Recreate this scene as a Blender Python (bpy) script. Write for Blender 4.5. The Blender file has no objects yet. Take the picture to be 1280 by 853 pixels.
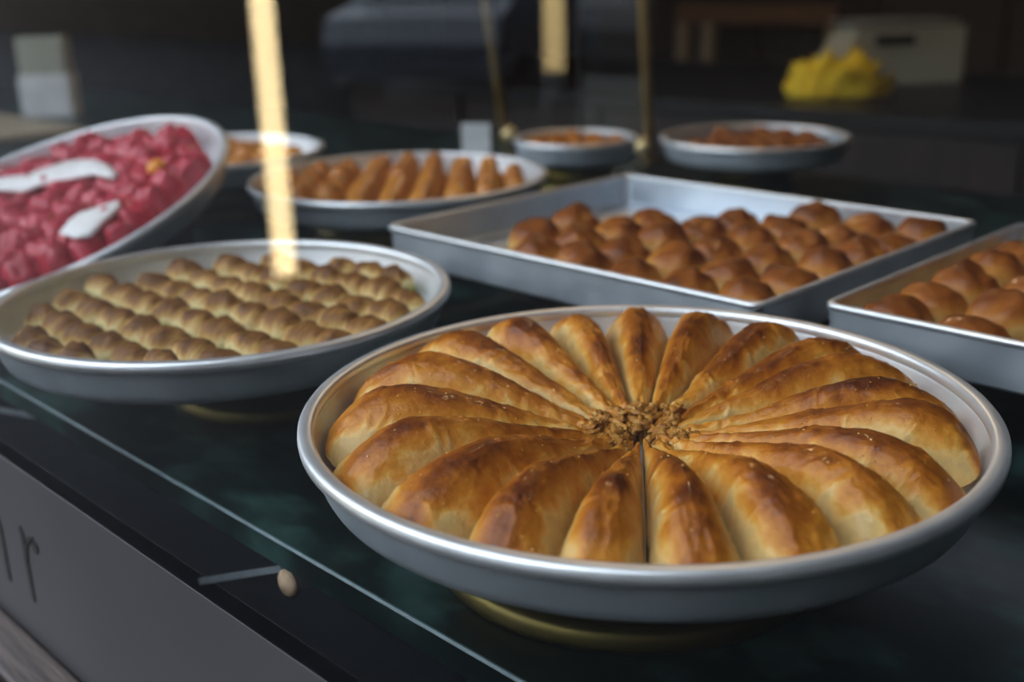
import bpy, math, random
import numpy as np
from mathutils import Vector, Matrix, noise

random.seed(7)
scene = bpy.context.scene
C = scene.collection

# ------------------------------------------------------------------ camera
YAW = math.radians(45.5)          # world X runs along the counter, world Y into the shop
PITCH, ROLL, F = 0.3171, -0.0241, 1400.0
CAMZ = 1.25
cp, sp = math.cos(PITCH), math.sin(PITCH)
cr, sr = math.cos(ROLL), math.sin(ROLL)
RZ = Matrix.Rotation(YAW, 3, 'Z')


def ray(px, py):
    X = (px - 640) / F; Y = (py - 426.5) / F
    X, Y = cr * X + sr * Y, -sr * X + cr * Y
    return RZ @ Vector((X, cp - Y * sp, -sp - Y * cp))


def at(px, py, z):                # the point of a pixel on a level plane
    v = ray(px, py)
    v = v * ((z - CAMZ) / v.z)
    return Vector((v.x, v.y, z))


def aty(px, py, y):               # the point of a pixel on a plane parallel to the window
    v = ray(px, py)
    v = v * (y / v.y)
    return Vector((v.x, v.y, v.z + CAMZ))


cam = bpy.data.cameras.new('camera')
cam.sensor_width = 36; cam.lens = 36 * F / 1280
cam.clip_start = 0.02; cam.clip_end = 200
co = bpy.data.objects.new('camera', cam); C.objects.link(co)
fwd = ray(640, 426.5).normalized()
right = (ray(1000, 426.5) - ray(280, 426.5)).normalized()
up = right.cross(fwd).normalized()
m = Matrix((right, up, -fwd)).transposed().to_4x4()
m.translation = (0, 0, CAMZ)
co.matrix_world = m
cam.dof.use_dof = True
cam.dof.focus_distance = 0.655
cam.dof.aperture_fstop = 4.2
scene.camera = co

# ------------------------------------------------------------------ world, lamps, exposure
w = bpy.data.worlds.new('overcast_sky'); scene.world = w
w.use_nodes = True
bg = w.node_tree.nodes['Background']
bg.inputs[0].default_value = (0.76, 0.86, 1.0, 1)
bg.inputs[1].default_value = 4.6
vs = scene.view_settings
vs.view_transform = 'Standard'; vs.look = 'None'; vs.gamma = 1.0
vs.use_curve_mapping = False
vs.exposure = 0.0
scene.cycles.transparent_max_bounces = 16
scene.cycles.max_bounces = 8


def lamp(name, kind, loc, power, col, size=0.1, target=None):
    l = bpy.data.lights.new(name, kind); l.energy = power; l.color = col
    if kind == 'AREA':
        l.size = size
    else:
        l.shadow_soft_size = size
    o = bpy.data.objects.new(name, l); C.objects.link(o); o.location = loc
    if target is not None:
        o.rotation_euler = (Vector(target) - Vector(loc)).to_track_quat('-Z', 'Y').to_euler()
    return o


lamp('shop_ceiling_lamp', 'POINT', (-0.9, 1.5, 2.45), 8, (1.0, 0.72, 0.42), 0.05)
lamp('shop_ceiling_lamp', 'POINT', (-2.2, 2.6, 2.45), 20, (1.0, 0.75, 0.5), 0.05)

# ------------------------------------------------------------------ helpers


def mesh(name, verts, faces, mat=None, parent=None, smooth=True, bake=None):
    me = bpy.data.meshes.new(name)
    me.from_pydata([tuple(v) for v in verts], [], faces)
    if smooth:
        me.polygons.foreach_set('use_smooth', [True] * len(me.polygons))
    if bake is not None:
        a = me.attributes.new('bake', 'FLOAT', 'POINT'); a.data.foreach_set('value', list(bake))
    me.update()
    o = bpy.data.objects.new(name, me); C.objects.link(o)
    if mat:
        me.materials.append(mat)
    if parent:
        o.parent = parent
    return o


def tag(o, label=None, cat=None, group=None, kind=None):
    if label: o['label'] = label
    if cat: o['category'] = cat
    if group: o['group'] = group
    if kind: o['kind'] = kind
    return o


def thing(name, label, cat, loc=(0, 0, 0), rz=0, group=None):
    o = bpy.data.objects.new(name, None); C.objects.link(o)
    o.empty_display_size = 0.05
    o.location = loc; o.rotation_euler = (0, 0, rz)
    return tag(o, label, cat, group)


def copy_one(o, loc, rot=(0, 0, 0), scale=(1, 1, 1)):
    c = o.copy(); C.objects.link(c)
    c.location = loc; c.rotation_euler = rot; c.scale = scale
    return c


def lathe(prof, n=96):
    V, Fc = [], []
    k = len(prof)
    for i in range(n):
        a = 2 * math.pi * i / n
        ca, sa = math.cos(a), math.sin(a)
        for r, z in prof:
            V.append((r * ca, r * sa, z))
    for i in range(n):
        j = (i + 1) % n
        for q in range(k - 1):
            Fc.append((i * k + q, j * k + q, j * k + q + 1, i * k + q + 1))
    return V, Fc


def ring(prof, n=96):             # closed section swept round
    return lathe(list(prof) + [prof[0]], n)


def box(x0, x1, y0, y1, z0, z1, b=0.0):
    if b <= 0:
        V = [(x, y, z) for x in (x0, x1) for y in (y0, y1) for z in (z0, z1)]
        return V, [(0, 1, 3, 2), (4, 6, 7, 5), (0, 4, 5, 1), (2, 3, 7, 6), (0, 2, 6, 4), (1, 5, 7, 3)]
    import bmesh
    bm = bmesh.new()
    V, Fc = box(x0, x1, y0, y1, z0, z1)
    vs_ = [bm.verts.new(v) for v in V]
    for q in Fc:
        bm.faces.new([vs_[i] for i in q])
    bmesh.ops.bevel(bm, geom=bm.edges[:], offset=b, segments=3, affect='EDGES', profile=0.5)
    bm.verts.index_update()
    V = [tuple(v.co) for v in bm.verts]; Fc = [tuple(v.index for v in q.verts) for q in bm.faces]
    bm.free()
    return V, Fc


def prism(outline, y0, y1):       # outline in (x, z), extruded along y
    n = len(outline)
    V = [(x, y0, z) for x, z in outline] + [(x, y1, z) for x, z in outline]
    Fc = [tuple(range(n)), tuple(range(2 * n - 1, n - 1, -1))]
    for i in range(n):
        j = (i + 1) % n
        Fc.append((i, i + n, j + n, j))
    return V, Fc


def tube(path, r, n=12):
    V, Fc = [], []
    for i, p in enumerate(path):
        p = Vector(p)
        d = (Vector(path[min(i + 1, len(path) - 1)]) - Vector(path[max(i - 1, 0)])).normalized()
        u = d.orthogonal().normalized(); v = d.cross(u)
        for k in range(n):
            a = 2 * math.pi * k / n
            V.append(p + u * (r * math.cos(a)) + v * (r * math.sin(a)))
    for i in range(len(path) - 1):
        for k in range(n):
            l = (k + 1) % n
            Fc.append((i * n + k, i * n + l, (i + 1) * n + l, (i + 1) * n + k))
    Fc.append(tuple(range(n - 1, -1, -1)))
    Fc.append(tuple(range((len(path) - 1) * n, len(path) * n)))
    return V, Fc


def sstep(a, b, x):
    t = min(1.0, max(0.0, (x - a) / (b - a)))
    return t * t * (3 - 2 * t)


# ------------------------------------------------------------------ materials


def new_mat(name):
    mt = bpy.data.materials.new(name); mt.use_nodes = True
    nt = mt.node_tree
    return mt, nt, nt.nodes['Principled BSDF']


def nd(nt, kind, **kw):
    n = nt.nodes.new(kind)
    for k, v in kw.items():
        if k in n.inputs:
            n.inputs[k].default_value = v
        else:
            setattr(n, k, v)
    return n


def ramp(nt, stops):
    r = nt.nodes.new('ShaderNodeValToRGB')
    e = r.color_ramp.elements
    while len(e) < len(stops):
        e.new(0.5)
    for el, (p, c) in zip(e, stops):
        el.position = p; el.color = (*c, 1) if len(c) == 3 else c
    return r


def coords(nt, scale=(1, 1, 1)):
    tc = nt.nodes.new('ShaderNodeTexCoord')
    mp = nd(nt, 'ShaderNodeMapping'); mp.inputs['Scale'].default_value = scale
    nt.links.new(tc.outputs['Object'], mp.inputs['Vector'])
    return mp.outputs['Vector']


def noise_mat(name, stops, scale=20, rough=0.5, metal=0.0, bump=0.0, bscale=None, stretch=(1, 1, 1), detail=5, coat=0.0, coat_rough=0.1, spec=0.5, rrange=None):
    mt, nt, b = new_mat(name)
    v = coords(nt, stretch)
    n = nd(nt, 'ShaderNodeTexNoise', Scale=scale, Detail=detail)
    nt.links.new(v, n.inputs['Vector'])
    r = ramp(nt, stops)
    nt.links.new(n.outputs['Fac'], r.inputs['Fac'])
    nt.links.new(r.outputs['Color'], b.inputs['Base Color'])
    b.inputs['Roughness'].default_value = rough
    b.inputs['Metallic'].default_value = metal
    b.inputs['Specular IOR Level'].default_value = spec
    b.inputs['Coat Weight'].default_value = coat
    b.inputs['Coat Roughness'].default_value = coat_rough
    if rrange:
        mr = nd(nt, 'ShaderNodeMapRange'); mr.inputs['To Min'].default_value = rrange[0]; mr.inputs['To Max'].default_value = rrange[1]
        nt.links.new(n.outputs['Fac'], mr.inputs['Value']); nt.links.new(mr.outputs['Result'], b.inputs['Roughness'])
    if bump:
        n2 = nd(nt, 'ShaderNodeTexNoise', Scale=bscale or scale, Detail=6)
        nt.links.new(v, n2.inputs['Vector'])
        bp = nd(nt, 'ShaderNodeBump', Strength=bump, Distance=0.002)
        nt.links.new(n2.outputs['Fac'], bp.inputs['Height'])
        nt.links.new(bp.outputs['Normal'], b.inputs['Normal'])
    return mt


def pastry_mat(name, stops, nscale=90, amp=0.35, rough=0.38, coat=0.6, coat_rough=0.14, bump=0.35, bscale=260, sss=0.12, stretch=(1, 1, 1), blotch=30):
    """Colour follows how strongly each spot is baked (a mesh attribute) with mottling."""
    mt, nt, b = new_mat(name)
    at_ = nd(nt, 'ShaderNodeAttribute', attribute_name='bake')
    v = coords(nt, stretch)
    n1 = nd(nt, 'ShaderNodeTexNoise', Scale=nscale, Detail=6, Roughness=0.6)
    n0 = nd(nt, 'ShaderNodeTexNoise', Scale=blotch, Detail=3)
    oi = nd(nt, 'ShaderNodeObjectInfo')
    for n in (n1, n0):
        nt.links.new(v, n.inputs['Vector'])
        n.noise_dimensions = '4D'
        nt.links.new(oi.outputs['Random'], n.inputs['W'])
    add = nd(nt, 'ShaderNodeMath', operation='ADD')
    nt.links.new(n1.outputs['Fac'], add.inputs[0]); nt.links.new(n0.outputs['Fac'], add.inputs[1])
    sub = nd(nt, 'ShaderNodeMath', operation='SUBTRACT'); sub.inputs[1].default_value = 1.0
    nt.links.new(add.outputs[0], sub.inputs[0])
    mul = nd(nt, 'ShaderNodeMath', operation='MULTIPLY_ADD'); mul.inputs[1].default_value = amp
    nt.links.new(sub.outputs[0], mul.inputs[0]); nt.links.new(at_.outputs['Fac'], mul.inputs[2])
    r = ramp(nt, stops)
    nt.links.new(mul.outputs[0], r.inputs['Fac'])
    nt.links.new(r.outputs['Color'], b.inputs['Base Color'])
    b.inputs['Roughness'].default_value = rough
    b.inputs['Coat Weight'].default_value = coat
    b.inputs['Coat Roughness'].default_value = coat_rough
    b.inputs['Coat Tint'].default_value = (1.0, 0.86, 0.62, 1)
    b.inputs['Specular IOR Level'].default_value = 0.22
    b.inputs['Subsurface Weight'].default_value = sss
    b.inputs['Subsurface Radius'].default_value = (0.004, 0.002, 0.0008)
    b.inputs['Subsurface Scale'].default_value = 1.0
    n2 = nd(nt, 'ShaderNodeTexNoise', Scale=bscale, Detail=5, Roughness=0.65)
    nt.links.new(v, n2.inputs['Vector'])
    bp = nd(nt, 'ShaderNodeBump', Strength=bump, Distance=0.0015)
    nt.links.new(n2.outputs['Fac'], bp.inputs['Height'])
    nt.links.new(bp.outputs['Normal'], b.inputs['Normal'])
    return mt


M = {}
M['alu'] = noise_mat('worn_aluminium', [(0.25, (0.66, 0.67, 0.68)), (0.6, (0.80, 0.81, 0.82)), (0.9, (0.88, 0.88, 0.88))], scale=22, rough=0.5, metal=0.55, bump=0.12, bscale=120, rrange=(0.42, 0.6))
M['alu_out'] = noise_mat('darker_aluminium', [(0.25, (0.40, 0.45, 0.49)), (0.6, (0.56, 0.62, 0.66)), (0.9, (0.66, 0.71, 0.75))], scale=18, rough=0.45, metal=0.65, bump=0.12, bscale=90, rrange=(0.38, 0.55))  # darker copy of the pan metal
M['alu_rim'] = noise_mat('bright_aluminium', [(0.3, (0.80, 0.82, 0.84)), (0.8, (0.93, 0.93, 0.93))], scale=30, rough=0.42, metal=0.8, rrange=(0.36, 0.5))
M['sheet'] = noise_mat('dull_tray_aluminium', [(0.25, (0.55, 0.60, 0.66)), (0.6, (0.70, 0.75, 0.80)), (0.9, (0.80, 0.84, 0.87))], scale=18, rough=0.45, metal=1.0, bump=0.1, bscale=90, rrange=(0.38, 0.6))
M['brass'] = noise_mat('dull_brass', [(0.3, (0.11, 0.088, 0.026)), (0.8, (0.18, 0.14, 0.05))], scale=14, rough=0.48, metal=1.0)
M['brass_rod'] = noise_mat('worn_brass_rod', [(0.3, (0.40, 0.27, 0.10)), (0.8, (0.60, 0.43, 0.18))], scale=14, rough=0.4, metal=0.35)
M['brass_bright'] = noise_mat('polished_brass', [(0.3, (0.80, 0.60, 0.26)), (0.8, (0.92, 0.76, 0.42))], scale=14, rough=0.3, metal=0.5)
M['wedge'] = pastry_mat('golden_filo', [(0.0, (0.58, 0.40, 0.16)), (0.13, (0.70, 0.45, 0.155)), (0.24, (0.66, 0.34, 0.065)), (0.38, (0.56, 0.22, 0.020)), (0.62, (0.38, 0.115, 0.006)), (0.82, (0.20, 0.048, 0.003)), (1.0, (0.10, 0.020, 0.002))], nscale=75, amp=0.85, coat=0.22, coat_rough=0.09, sss=0.04, rough=0.45, bump=1.0, bscale=120, blotch=26)
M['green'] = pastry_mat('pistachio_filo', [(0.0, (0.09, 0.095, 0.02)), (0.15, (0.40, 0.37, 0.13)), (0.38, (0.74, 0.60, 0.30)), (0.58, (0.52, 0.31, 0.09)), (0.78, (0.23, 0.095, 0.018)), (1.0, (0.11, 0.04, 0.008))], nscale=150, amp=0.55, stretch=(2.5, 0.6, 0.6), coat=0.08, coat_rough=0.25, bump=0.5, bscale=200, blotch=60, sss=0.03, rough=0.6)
M['brown'] = pastry_mat('deep_brown_filo', [(0.0, (0.42, 0.26, 0.08)), (0.25, (0.60, 0.36, 0.11)), (0.45, (0.50, 0.205, 0.032)), (0.7, (0.29, 0.082, 0.009)), (1.0, (0.12, 0.028, 0.004))], nscale=60, amp=0.4, bscale=150, coat=0.15, coat_rough=0.15, sss=0.03, rough=0.5)
M['orange'] = pastry_mat('orange_brown_filo', [(0.0, (0.34, 0.16, 0.03)), (0.4, (0.60, 0.27, 0.05)), (0.7, (0.52, 0.19, 0.03)), (1.0, (0.30, 0.09, 0.012))], nscale=70, amp=0.5, coat=0.35, coat_rough=0.25)
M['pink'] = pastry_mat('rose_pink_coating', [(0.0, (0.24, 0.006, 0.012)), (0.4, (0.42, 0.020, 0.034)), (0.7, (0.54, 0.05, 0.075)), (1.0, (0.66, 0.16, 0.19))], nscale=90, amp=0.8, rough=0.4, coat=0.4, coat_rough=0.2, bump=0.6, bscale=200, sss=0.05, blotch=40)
M['pink'].node_tree.nodes['Principled BSDF'].inputs['Coat Tint'].default_value = (1, 0.9, 0.92, 1)
M['crumb'] = noise_mat('filo_crumb', [(0.3, (0.16, 0.050, 0.006)), (0.5, (0.42, 0.17, 0.025)), (0.72, (0.62, 0.34, 0.08))], scale=220, rough=0.5, spec=0.2, coat=0.15, bump=0.5, bscale=400)
M['syrup'] = noise_mat('amber_syrup', [(0.3, (0.55, 0.24, 0.03)), (0.7, (0.75, 0.42, 0.08))], scale=50, rough=0.06, coat=1.0, coat_rough=0.03)
M['marble'] = noise_mat('dark_green_marble', [(0.34, (0.001, 0.003, 0.003)), (0.50, (0.004, 0.010, 0.009)), (0.60, (0.016, 0.040, 0.036)), (0.74, (0.045, 0.085, 0.078))], scale=13, rough=0.33, detail=12, stretch=(1, 1.6, 1), spec=0.2)
M['slab_edge'] = noise_mat('sheen_slab_edge', [(0.3, (0.035, 0.07, 0.078)), (0.7, (0.09, 0.14, 0.15))], scale=40, rough=0.35)
M['fascia'] = noise_mat('black_counter_front', [(0.3, (0.006, 0.008, 0.011)), (0.7, (0.014, 0.016, 0.02))], scale=6, rough=0.22, spec=0.35)
M['sill'] = noise_mat('weathered_brown_wood', [(0.25, (0.018, 0.011, 0.009)), (0.5, (0.04, 0.026, 0.02)), (0.75, (0.075, 0.05, 0.04))], scale=14, rough=0.6, stretch=(0.6, 8, 8), bump=0.5, bscale=30)
M['darkwood'] = noise_mat('dark_shop_wood', [(0.3, (0.012, 0.007, 0.005)), (0.7, (0.035, 0.018, 0.011))], scale=6, rough=0.5, stretch=(6, 6, 0.6))
M['wood'] = noise_mat('brown_wood', [(0.3, (0.12, 0.055, 0.022)), (0.7, (0.24, 0.12, 0.05))], scale=8, rough=0.5, stretch=(1, 8, 8))
M['paleboard'] = noise_mat('pale_beech', [(0.3, (0.30, 0.24, 0.16)), (0.7, (0.42, 0.34, 0.23))], scale=8, rough=0.5, stretch=(1, 8, 8))
M['floor'] = noise_mat('dark_floor_tile', [(0.3, (0.006, 0.005, 0.005)), (0.7, (0.014, 0.012, 0.012))], scale=8, rough=0.4)
M['plaster'] = noise_mat('dark_plaster', [(0.3, (0.03, 0.027, 0.025)), (0.7, (0.05, 0.045, 0.04))], scale=6, rough=0.8)
M['ceiling'] = noise_mat('dim_ceiling_paint', [(0.3, (0.05, 0.04, 0.03)), (0.7, (0.07, 0.055, 0.04))], scale=4, rough=0.9)
M['stone'] = noise_mat('facade_stone', [(0.3, (0.12, 0.11, 0.10)), (0.7, (0.20, 0.18, 0.17))], scale=10, rough=0.85, bump=0.3)
M['asphalt'] = noise_mat('dark_asphalt', [(0.3, (0.010, 0.010, 0.011)), (0.7, (0.025, 0.024, 0.025))], scale=60, rough=0.95, bump=0.4, spec=0.1)
M['darkstone'] = noise_mat('dark_house_stone', [(0.3, (0.03, 0.022, 0.017)), (0.7, (0.05, 0.038, 0.03))], scale=10, rough=0.9, bump=0.3, spec=0.1)
M['white'] = noise_mat('white_card', [(0.3, (0.62, 0.64, 0.64)), (0.7, (0.78, 0.80, 0.80))], scale=20, rough=0.6)
M['painted_glare'] = noise_mat('glare_white', [(0.3, (0.86, 0.82, 0.80)), (0.7, (0.93, 0.91, 0.90))], scale=60, rough=0.45, bump=0.3)  # white of the glare painted onto the pink pastries
M['scalegrey'] = noise_mat('grey_plastic', [(0.3, (0.36, 0.36, 0.29)), (0.7, (0.46, 0.46, 0.37))], scale=5, rough=0.5)
M['black'] = noise_mat('black_plastic', [(0.3, (0.01, 0.01, 0.012)), (0.7, (0.02, 0.02, 0.022))], scale=10, rough=0.4)
M['yellow'] = noise_mat('yellow_cloth', [(0.3, (0.80, 0.56, 0.02)), (0.7, (0.92, 0.72, 0.05))], scale=30, rough=0.8, bump=0.5)
M['ink'] = noise_mat('dark_lettering', [(0.3, (0.012, 0.010, 0.010)), (0.7, (0.025, 0.02, 0.02))], scale=30, rough=0.5)
M['frost'] = noise_mat('grey_frosted_film', [(0.3, (0.050, 0.047, 0.048)), (0.7, (0.060, 0.056, 0.057))], scale=5, rough=0.42, spec=0.4)
M['carpaint'] = noise_mat('blue_grey_paint', [(0.3, (0.06, 0.07, 0.09)), (0.7, (0.08, 0.092, 0.115))], scale=3, rough=0.3, coat=0.6)
M['carglass'] = noise_mat('dark_car_glass', [(0.3, (0.01, 0.012, 0.016)), (0.7, (0.02, 0.022, 0.03))], scale=3, rough=0.08)
M['bokeh_orange'] = noise_mat('bokeh_dot_orange', [(0.3, (0.80, 0.26, 0.02)), (0.7, (0.92, 0.40, 0.05))], scale=30, rough=0.3)
M['tan'] = noise_mat('tan_bokeh_dot', [(0.3, (0.50, 0.33, 0.19)), (0.7, (0.78, 0.56, 0.36))], scale=140, rough=0.6)
M['streak_grey'] = noise_mat('reflection_grey', [(0.3, (0.22, 0.25, 0.27)), (0.7, (0.34, 0.38, 0.40))], scale=30, rough=0.5, metal=0.3)


def glass_mat(name, tint, extra=0.0):
    """Thin clear sheet: straight transmission plus a mirror share that grows with the angle (Schlick)."""
    mt = bpy.data.materials.new(name); mt.use_nodes = True
    nt = mt.node_tree; nt.nodes.clear()
    out = nt.nodes.new('ShaderNodeOutputMaterial')
    tr = nd(nt, 'ShaderNodeBsdfTransparent', Color=(*tint, 1))
    gl = nd(nt, 'ShaderNodeBsdfGlossy', Color=(1, 1, 1, 1), Roughness=0.0)
    lw = nd(nt, 'ShaderNodeLayerWeight', Blend=0.5)
    pw = nd(nt, 'ShaderNodeMath', operation='POWER'); pw.inputs[1].default_value = 5.0
    ma = nd(nt, 'ShaderNodeMath', operation='MULTIPLY_ADD'); ma.inputs[1].default_value = 0.96; ma.inputs[2].default_value = 0.04 + extra
    mx = nt.nodes.new('ShaderNodeMixShader')
    L = nt.links.new
    L(lw.outputs['Facing'], pw.inputs[0]); L(pw.outputs[0], ma.inputs[0]); L(ma.outputs[0], mx.inputs['Fac'])
    L(tr.outputs[0], mx.inputs[1]); L(gl.outputs[0], mx.inputs[2]); L(mx.outputs[0], out.inputs['Surface'])
    return mt


M['glass'] = glass_mat('clear_shop_glass', (0.985, 0.99, 0.985))
M['glass_tint'] = glass_mat('bronze_tinted_glass', (0.80, 0.74, 0.64))


def glow_mat(name, col, strength):
    mt, nt, b = new_mat(name)
    b.inputs['Base Color'].default_value = (*col, 1)
    b.inputs['Emission Color'].default_value = (*col, 1)
    b.inputs['Emission Strength'].default_value = strength
    v = coords(nt); n = nd(nt, 'ShaderNodeTexNoise', Scale=3.0)
    nt.links.new(v, n.inputs['Vector'])
    r = ramp(nt, [(0.3, tuple(0.92 * c for c in col)), (0.7, col)])
    nt.links.new(n.outputs['Fac'], r.inputs['Fac']); nt.links.new(r.outputs['Color'], b.inputs['Emission Color'])
    return mt


M['glow'] = glow_mat('sunlit_pole_glow', (1.0, 0.78, 0.42), 10.0)  # sunlight on the near pole, put in as emission
M['glow2'] = glow_mat('sunlit_amber_pole_glow', (1.0, 0.74, 0.34), 4.5)  # sunlight on the far pole, likewise emission

# ------------------------------------------------------------------ structure: shop, street
CT = 0.90                         # counter top
RIM = 1.25 - 0.2514               # height of every level rim
EDGE = 0.348                      # counter front edge


def struct(name, vf, mat, label=None, smooth=False, parent=None):
    o = mesh(name, vf[0], vf[1], M[mat], parent, smooth)
    if parent is None:
        tag(o, label, None, None, 'structure')
    return o


struct('street_ground', box(-40, 25, -40, 0.2, -0.1, 0.0), 'asphalt', 'dark asphalt street outside the shop window')
struct('wall_opposite', box(-40, 25, -13.5, -13, 0, 5.0), 'darkstone', 'stone house front across the street')
struct('wall_light_block', box(1.3, 1.7, -9, 0.2, 0, 5.5), 'darkstone', 'added projecting wall that blocks side light beside the shop window')  # unseen wall, added to block daylight from the right
struct('floor', box(-7, 2.6, 0.2, 5.6, -0.1, 0.0), 'floor', 'dark tiled shop floor behind the counter')
struct('ceiling', box(-7, 2.6, 0.3, 5.6, 2.7, 2.8), 'ceiling', 'dim painted shop ceiling')
struct('wall_back', box(-7, 2.6, 5.5, 5.6, 0, 2.7), 'plaster', 'dark plaster wall at the back of the shop')
struct('wall_left', box(-7, -6.9, 0.3, 5.5, 0, 2.7), 'plaster', 'dark plaster side wall of the shop')
struct('wall_right', box(2.5, 2.6, 0.3, 5.5, 0, 2.7), 'plaster', 'dark plaster side wall beside the counter end')
struct('wall_front', box(-7, 2.6, 0.2, 0.34, 2.25, 3.6), 'stone', 'stone facade above the shop window')
struct('wall_front_pier', box(0.75, 2.6, 0.2, 0.34, 0.0, 2.25), 'stone', 'stone pier at the end of the shop window')
struct('wall_front_base', box(-7, 0.75, 0.20, 0.335, 0.0, 0.69), 'stone', 'low stone wall under the shop window')
for i in range(14):               # boards of the back wall
    x0 = -6.9 + i * 0.67
    struct('panel', box(x0 + 0.01, x0 + 0.655, 5.46, 5.50, 0.05, 2.65, 0.008), 'darkwood', parent=bpy.data.objects['wall_back'])

# window: glass sheet on the low wall, film with lettering on its lower edge
GY = 0.274
win = tag(bpy.data.objects.new('window_1', None), 'clear shop window glass with grey lettered film along its lower edge', None, None, 'structure')
C.objects.link(win)
mesh('pane', *box(-7, 0.75, GY, GY + 0.006, 0.69, 2.25), M['glass'], win, False)
film_top = aty(200, 708, GY).z
film = mesh('frosted_film', *box(-7, 0.75, GY - 0.0006, GY - 0.0001, 0.69, film_top), M['frost'], win, False)
film['label'] = 'grey frosted film with dark letters'
mesh('window_frame', *box(-7, 0.75, GY - 0.02, GY + 0.03, 2.21, 2.25), M['darkwood'], win, False)

# wooden sill outside, boards side by side
sill = tag(bpy.data.objects.new('trim_1', None), 'weathered brown wooden sill below the frosted film', None, None, 'structure')
C.objects.link(sill)
SZ = aty(0, 757, GY).z
bounds = [0.176, 0.232, 0.2725]
for a, b in zip(bounds[:-1], bounds[1:]):
    mesh('board', *box(-7, 0.75, a + 0.0015, b - 0.0015, SZ - 0.04, SZ + (0.004 if b > 0.25 else 0.0), 0.003), M['sill'], sill, False)

# letters: n and r of the film's lettering, 65 mm tall, standing upright on the film


def letters():
    zt, zb = 1.25 - 0.396, 1.25 - 0.4615

    def stroke(pts, y0=GY - 0.0014, y1=GY - 0.0006):
        return prism(pts, y0, y1)

    def path(pts, w0, w1):
        L, Rr = [], []
        n = len(pts)
        for i, p in enumerate(pts):
            a = Vector(pts[max(0, i - 1)]); b = Vector(pts[min(n - 1, i + 1)])
            d = (b - a).normalized(); nn = Vector((-d.y, d.x)); wd = w0 + (w1 - w0) * i / (n - 1)
            L.append(Vector(p) + nn * wd / 2); Rr.append(Vector(p) - nn * wd / 2)
        return [tuple(p) for p in L + Rr[::-1]]

    def build(name, strokes):
        V, Fc = [], []
        for s in strokes:
            v, f_ = stroke(s); k = len(V)
            V += v; Fc += [tuple(i + k for i in q) for q in f_]
        return mesh(name, V, Fc, M['ink'], film, False)
    xr = -0.8225
    st = [(xr - 0.0035, zb), (xr + 0.0035, zb), (xr + 0.0035, zt - 0.006), (xr - 0.001, zt), (xr - 0.006, zt - 0.004), (xr - 0.0035, zt - 0.008)]
    arch = path([(xr + 0.002, zt - 0.030), (xr + 0.006, zt - 0.014), (xr + 0.013, zt - 0.006), (xr + 0.021, zt - 0.004)], 0.002, 0.005)
    drop = [(xr + 0.0225 + 0.0058 * math.cos(t), zt - 0.0095 + 0.0058 * math.sin(t)) for t in np.linspace(0, 2 * math.pi, 14)[:-1]]
    build('letter', [st, arch, drop])
    xn = -0.870
    s1 = [(xn - 0.0035, zb), (xn + 0.0035, zb), (xn + 0.0035, zt - 0.016), (xn - 0.0035, zt - 0.012)]
    arch = path([(xn, zt - 0.016), (xn - 0.004, zt - 0.006), (xn - 0.012, zt - 0.002), (xn - 0.022, zt - 0.006), (xn - 0.029, zt - 0.018)], 0.0068, 0.002)
    s0 = [(xn - 0.0355, zb), (xn - 0.0285, zb), (xn - 0.0285, zt - 0.004), (xn - 0.032, zt), (xn - 0.037, zt - 0.004)]
    build('letter', [s1, arch, s0])


letters()

# display counter: slab, bevelled edge, dark front
ctr = thing('display_counter', 'long shop display counter with dark green marble top under the trays', 'counter', (0, 0, 0))
mesh('marble_top', *box(-4.2, 0.95, EDGE + 0.0035, 1.78, CT - 0.018, CT), M['marble'], ctr, False)
# small polished chamfer along the front, sky sheen put into its paler colour
mesh('slab_edge', *[(lambda V, Fc: (V, Fc))(
    [(x, y, z) for x in (-4.2, 0.95) for y, z in ((EDGE + 0.0035, CT), (EDGE + 0.0022, CT), (EDGE + 0.0008, CT - 0.0012), (EDGE + 0.0035, CT - 0.0034))],
    [(0, 1, 5, 4), (1, 2, 6, 5), (2, 3, 7, 6), (0, 3, 2, 1), (4, 5, 6, 7), (3, 0, 4, 7)])][0], M['slab_edge'], ctr, False)
mesh('slab_front', *box(-4.2, 0.95, EDGE + 0.0006, EDGE + 0.0035, CT - 0.018, CT - 0.0014), M['marble'], ctr, False)
mesh('front_panel', *box(-4.2, 0.95, EDGE + 0.012, EDGE + 0.03, 0.0, CT - 0.018), M['fascia'], ctr, False)
mesh('counter_body', *box(-4.15, 0.9, EDGE + 0.03, 1.74, 0.0, CT - 0.018), M['darkwood'], ctr, False)
p = aty(358, 730, EDGE + 0.01)
st_ = mesh('bokeh_dot', *lathe([(0.0, -0.0022), (0.0085, -0.0018), (0.0098, 0.0), (0.0098, 0.002)], 20), M['tan'], ctr)  # dot shape standing for a light's reflection in the glass
st_.location = (p.x, EDGE + 0.0105, p.z); st_.rotation_euler = (math.radians(-90), 0, 0)
st_['label'] = 'small tan dot standing for a reflected light on the black front'
for (ax, ay), (bx_, by_) in (((248, 728), (350, 712)), ((-60, 503), (70, 526))):
    a = aty(ax, ay, EDGE + 0.01); b = aty(bx_, by_, EDGE + 0.01)
    d = Vector((b.x - a.x, 0, b.z - a.z)); nrm = Vector((-d.z, 0, d.x)).normalized() * 0.0022
    pts = [(a.x + nrm.x, a.z + nrm.z), (a.x - nrm.x, a.z - nrm.z), (b.x - nrm.x, b.z - nrm.z), (b.x + nrm.x, b.z + nrm.z)]
    mesh('reflection_streak', *prism(pts, EDGE + 0.0105, EDGE + 0.0122), M['streak_grey'], ctr, False)  # pale strips put in for reflection streaks on the dark front

# ------------------------------------------------------------------ pans, trays and stands


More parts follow.
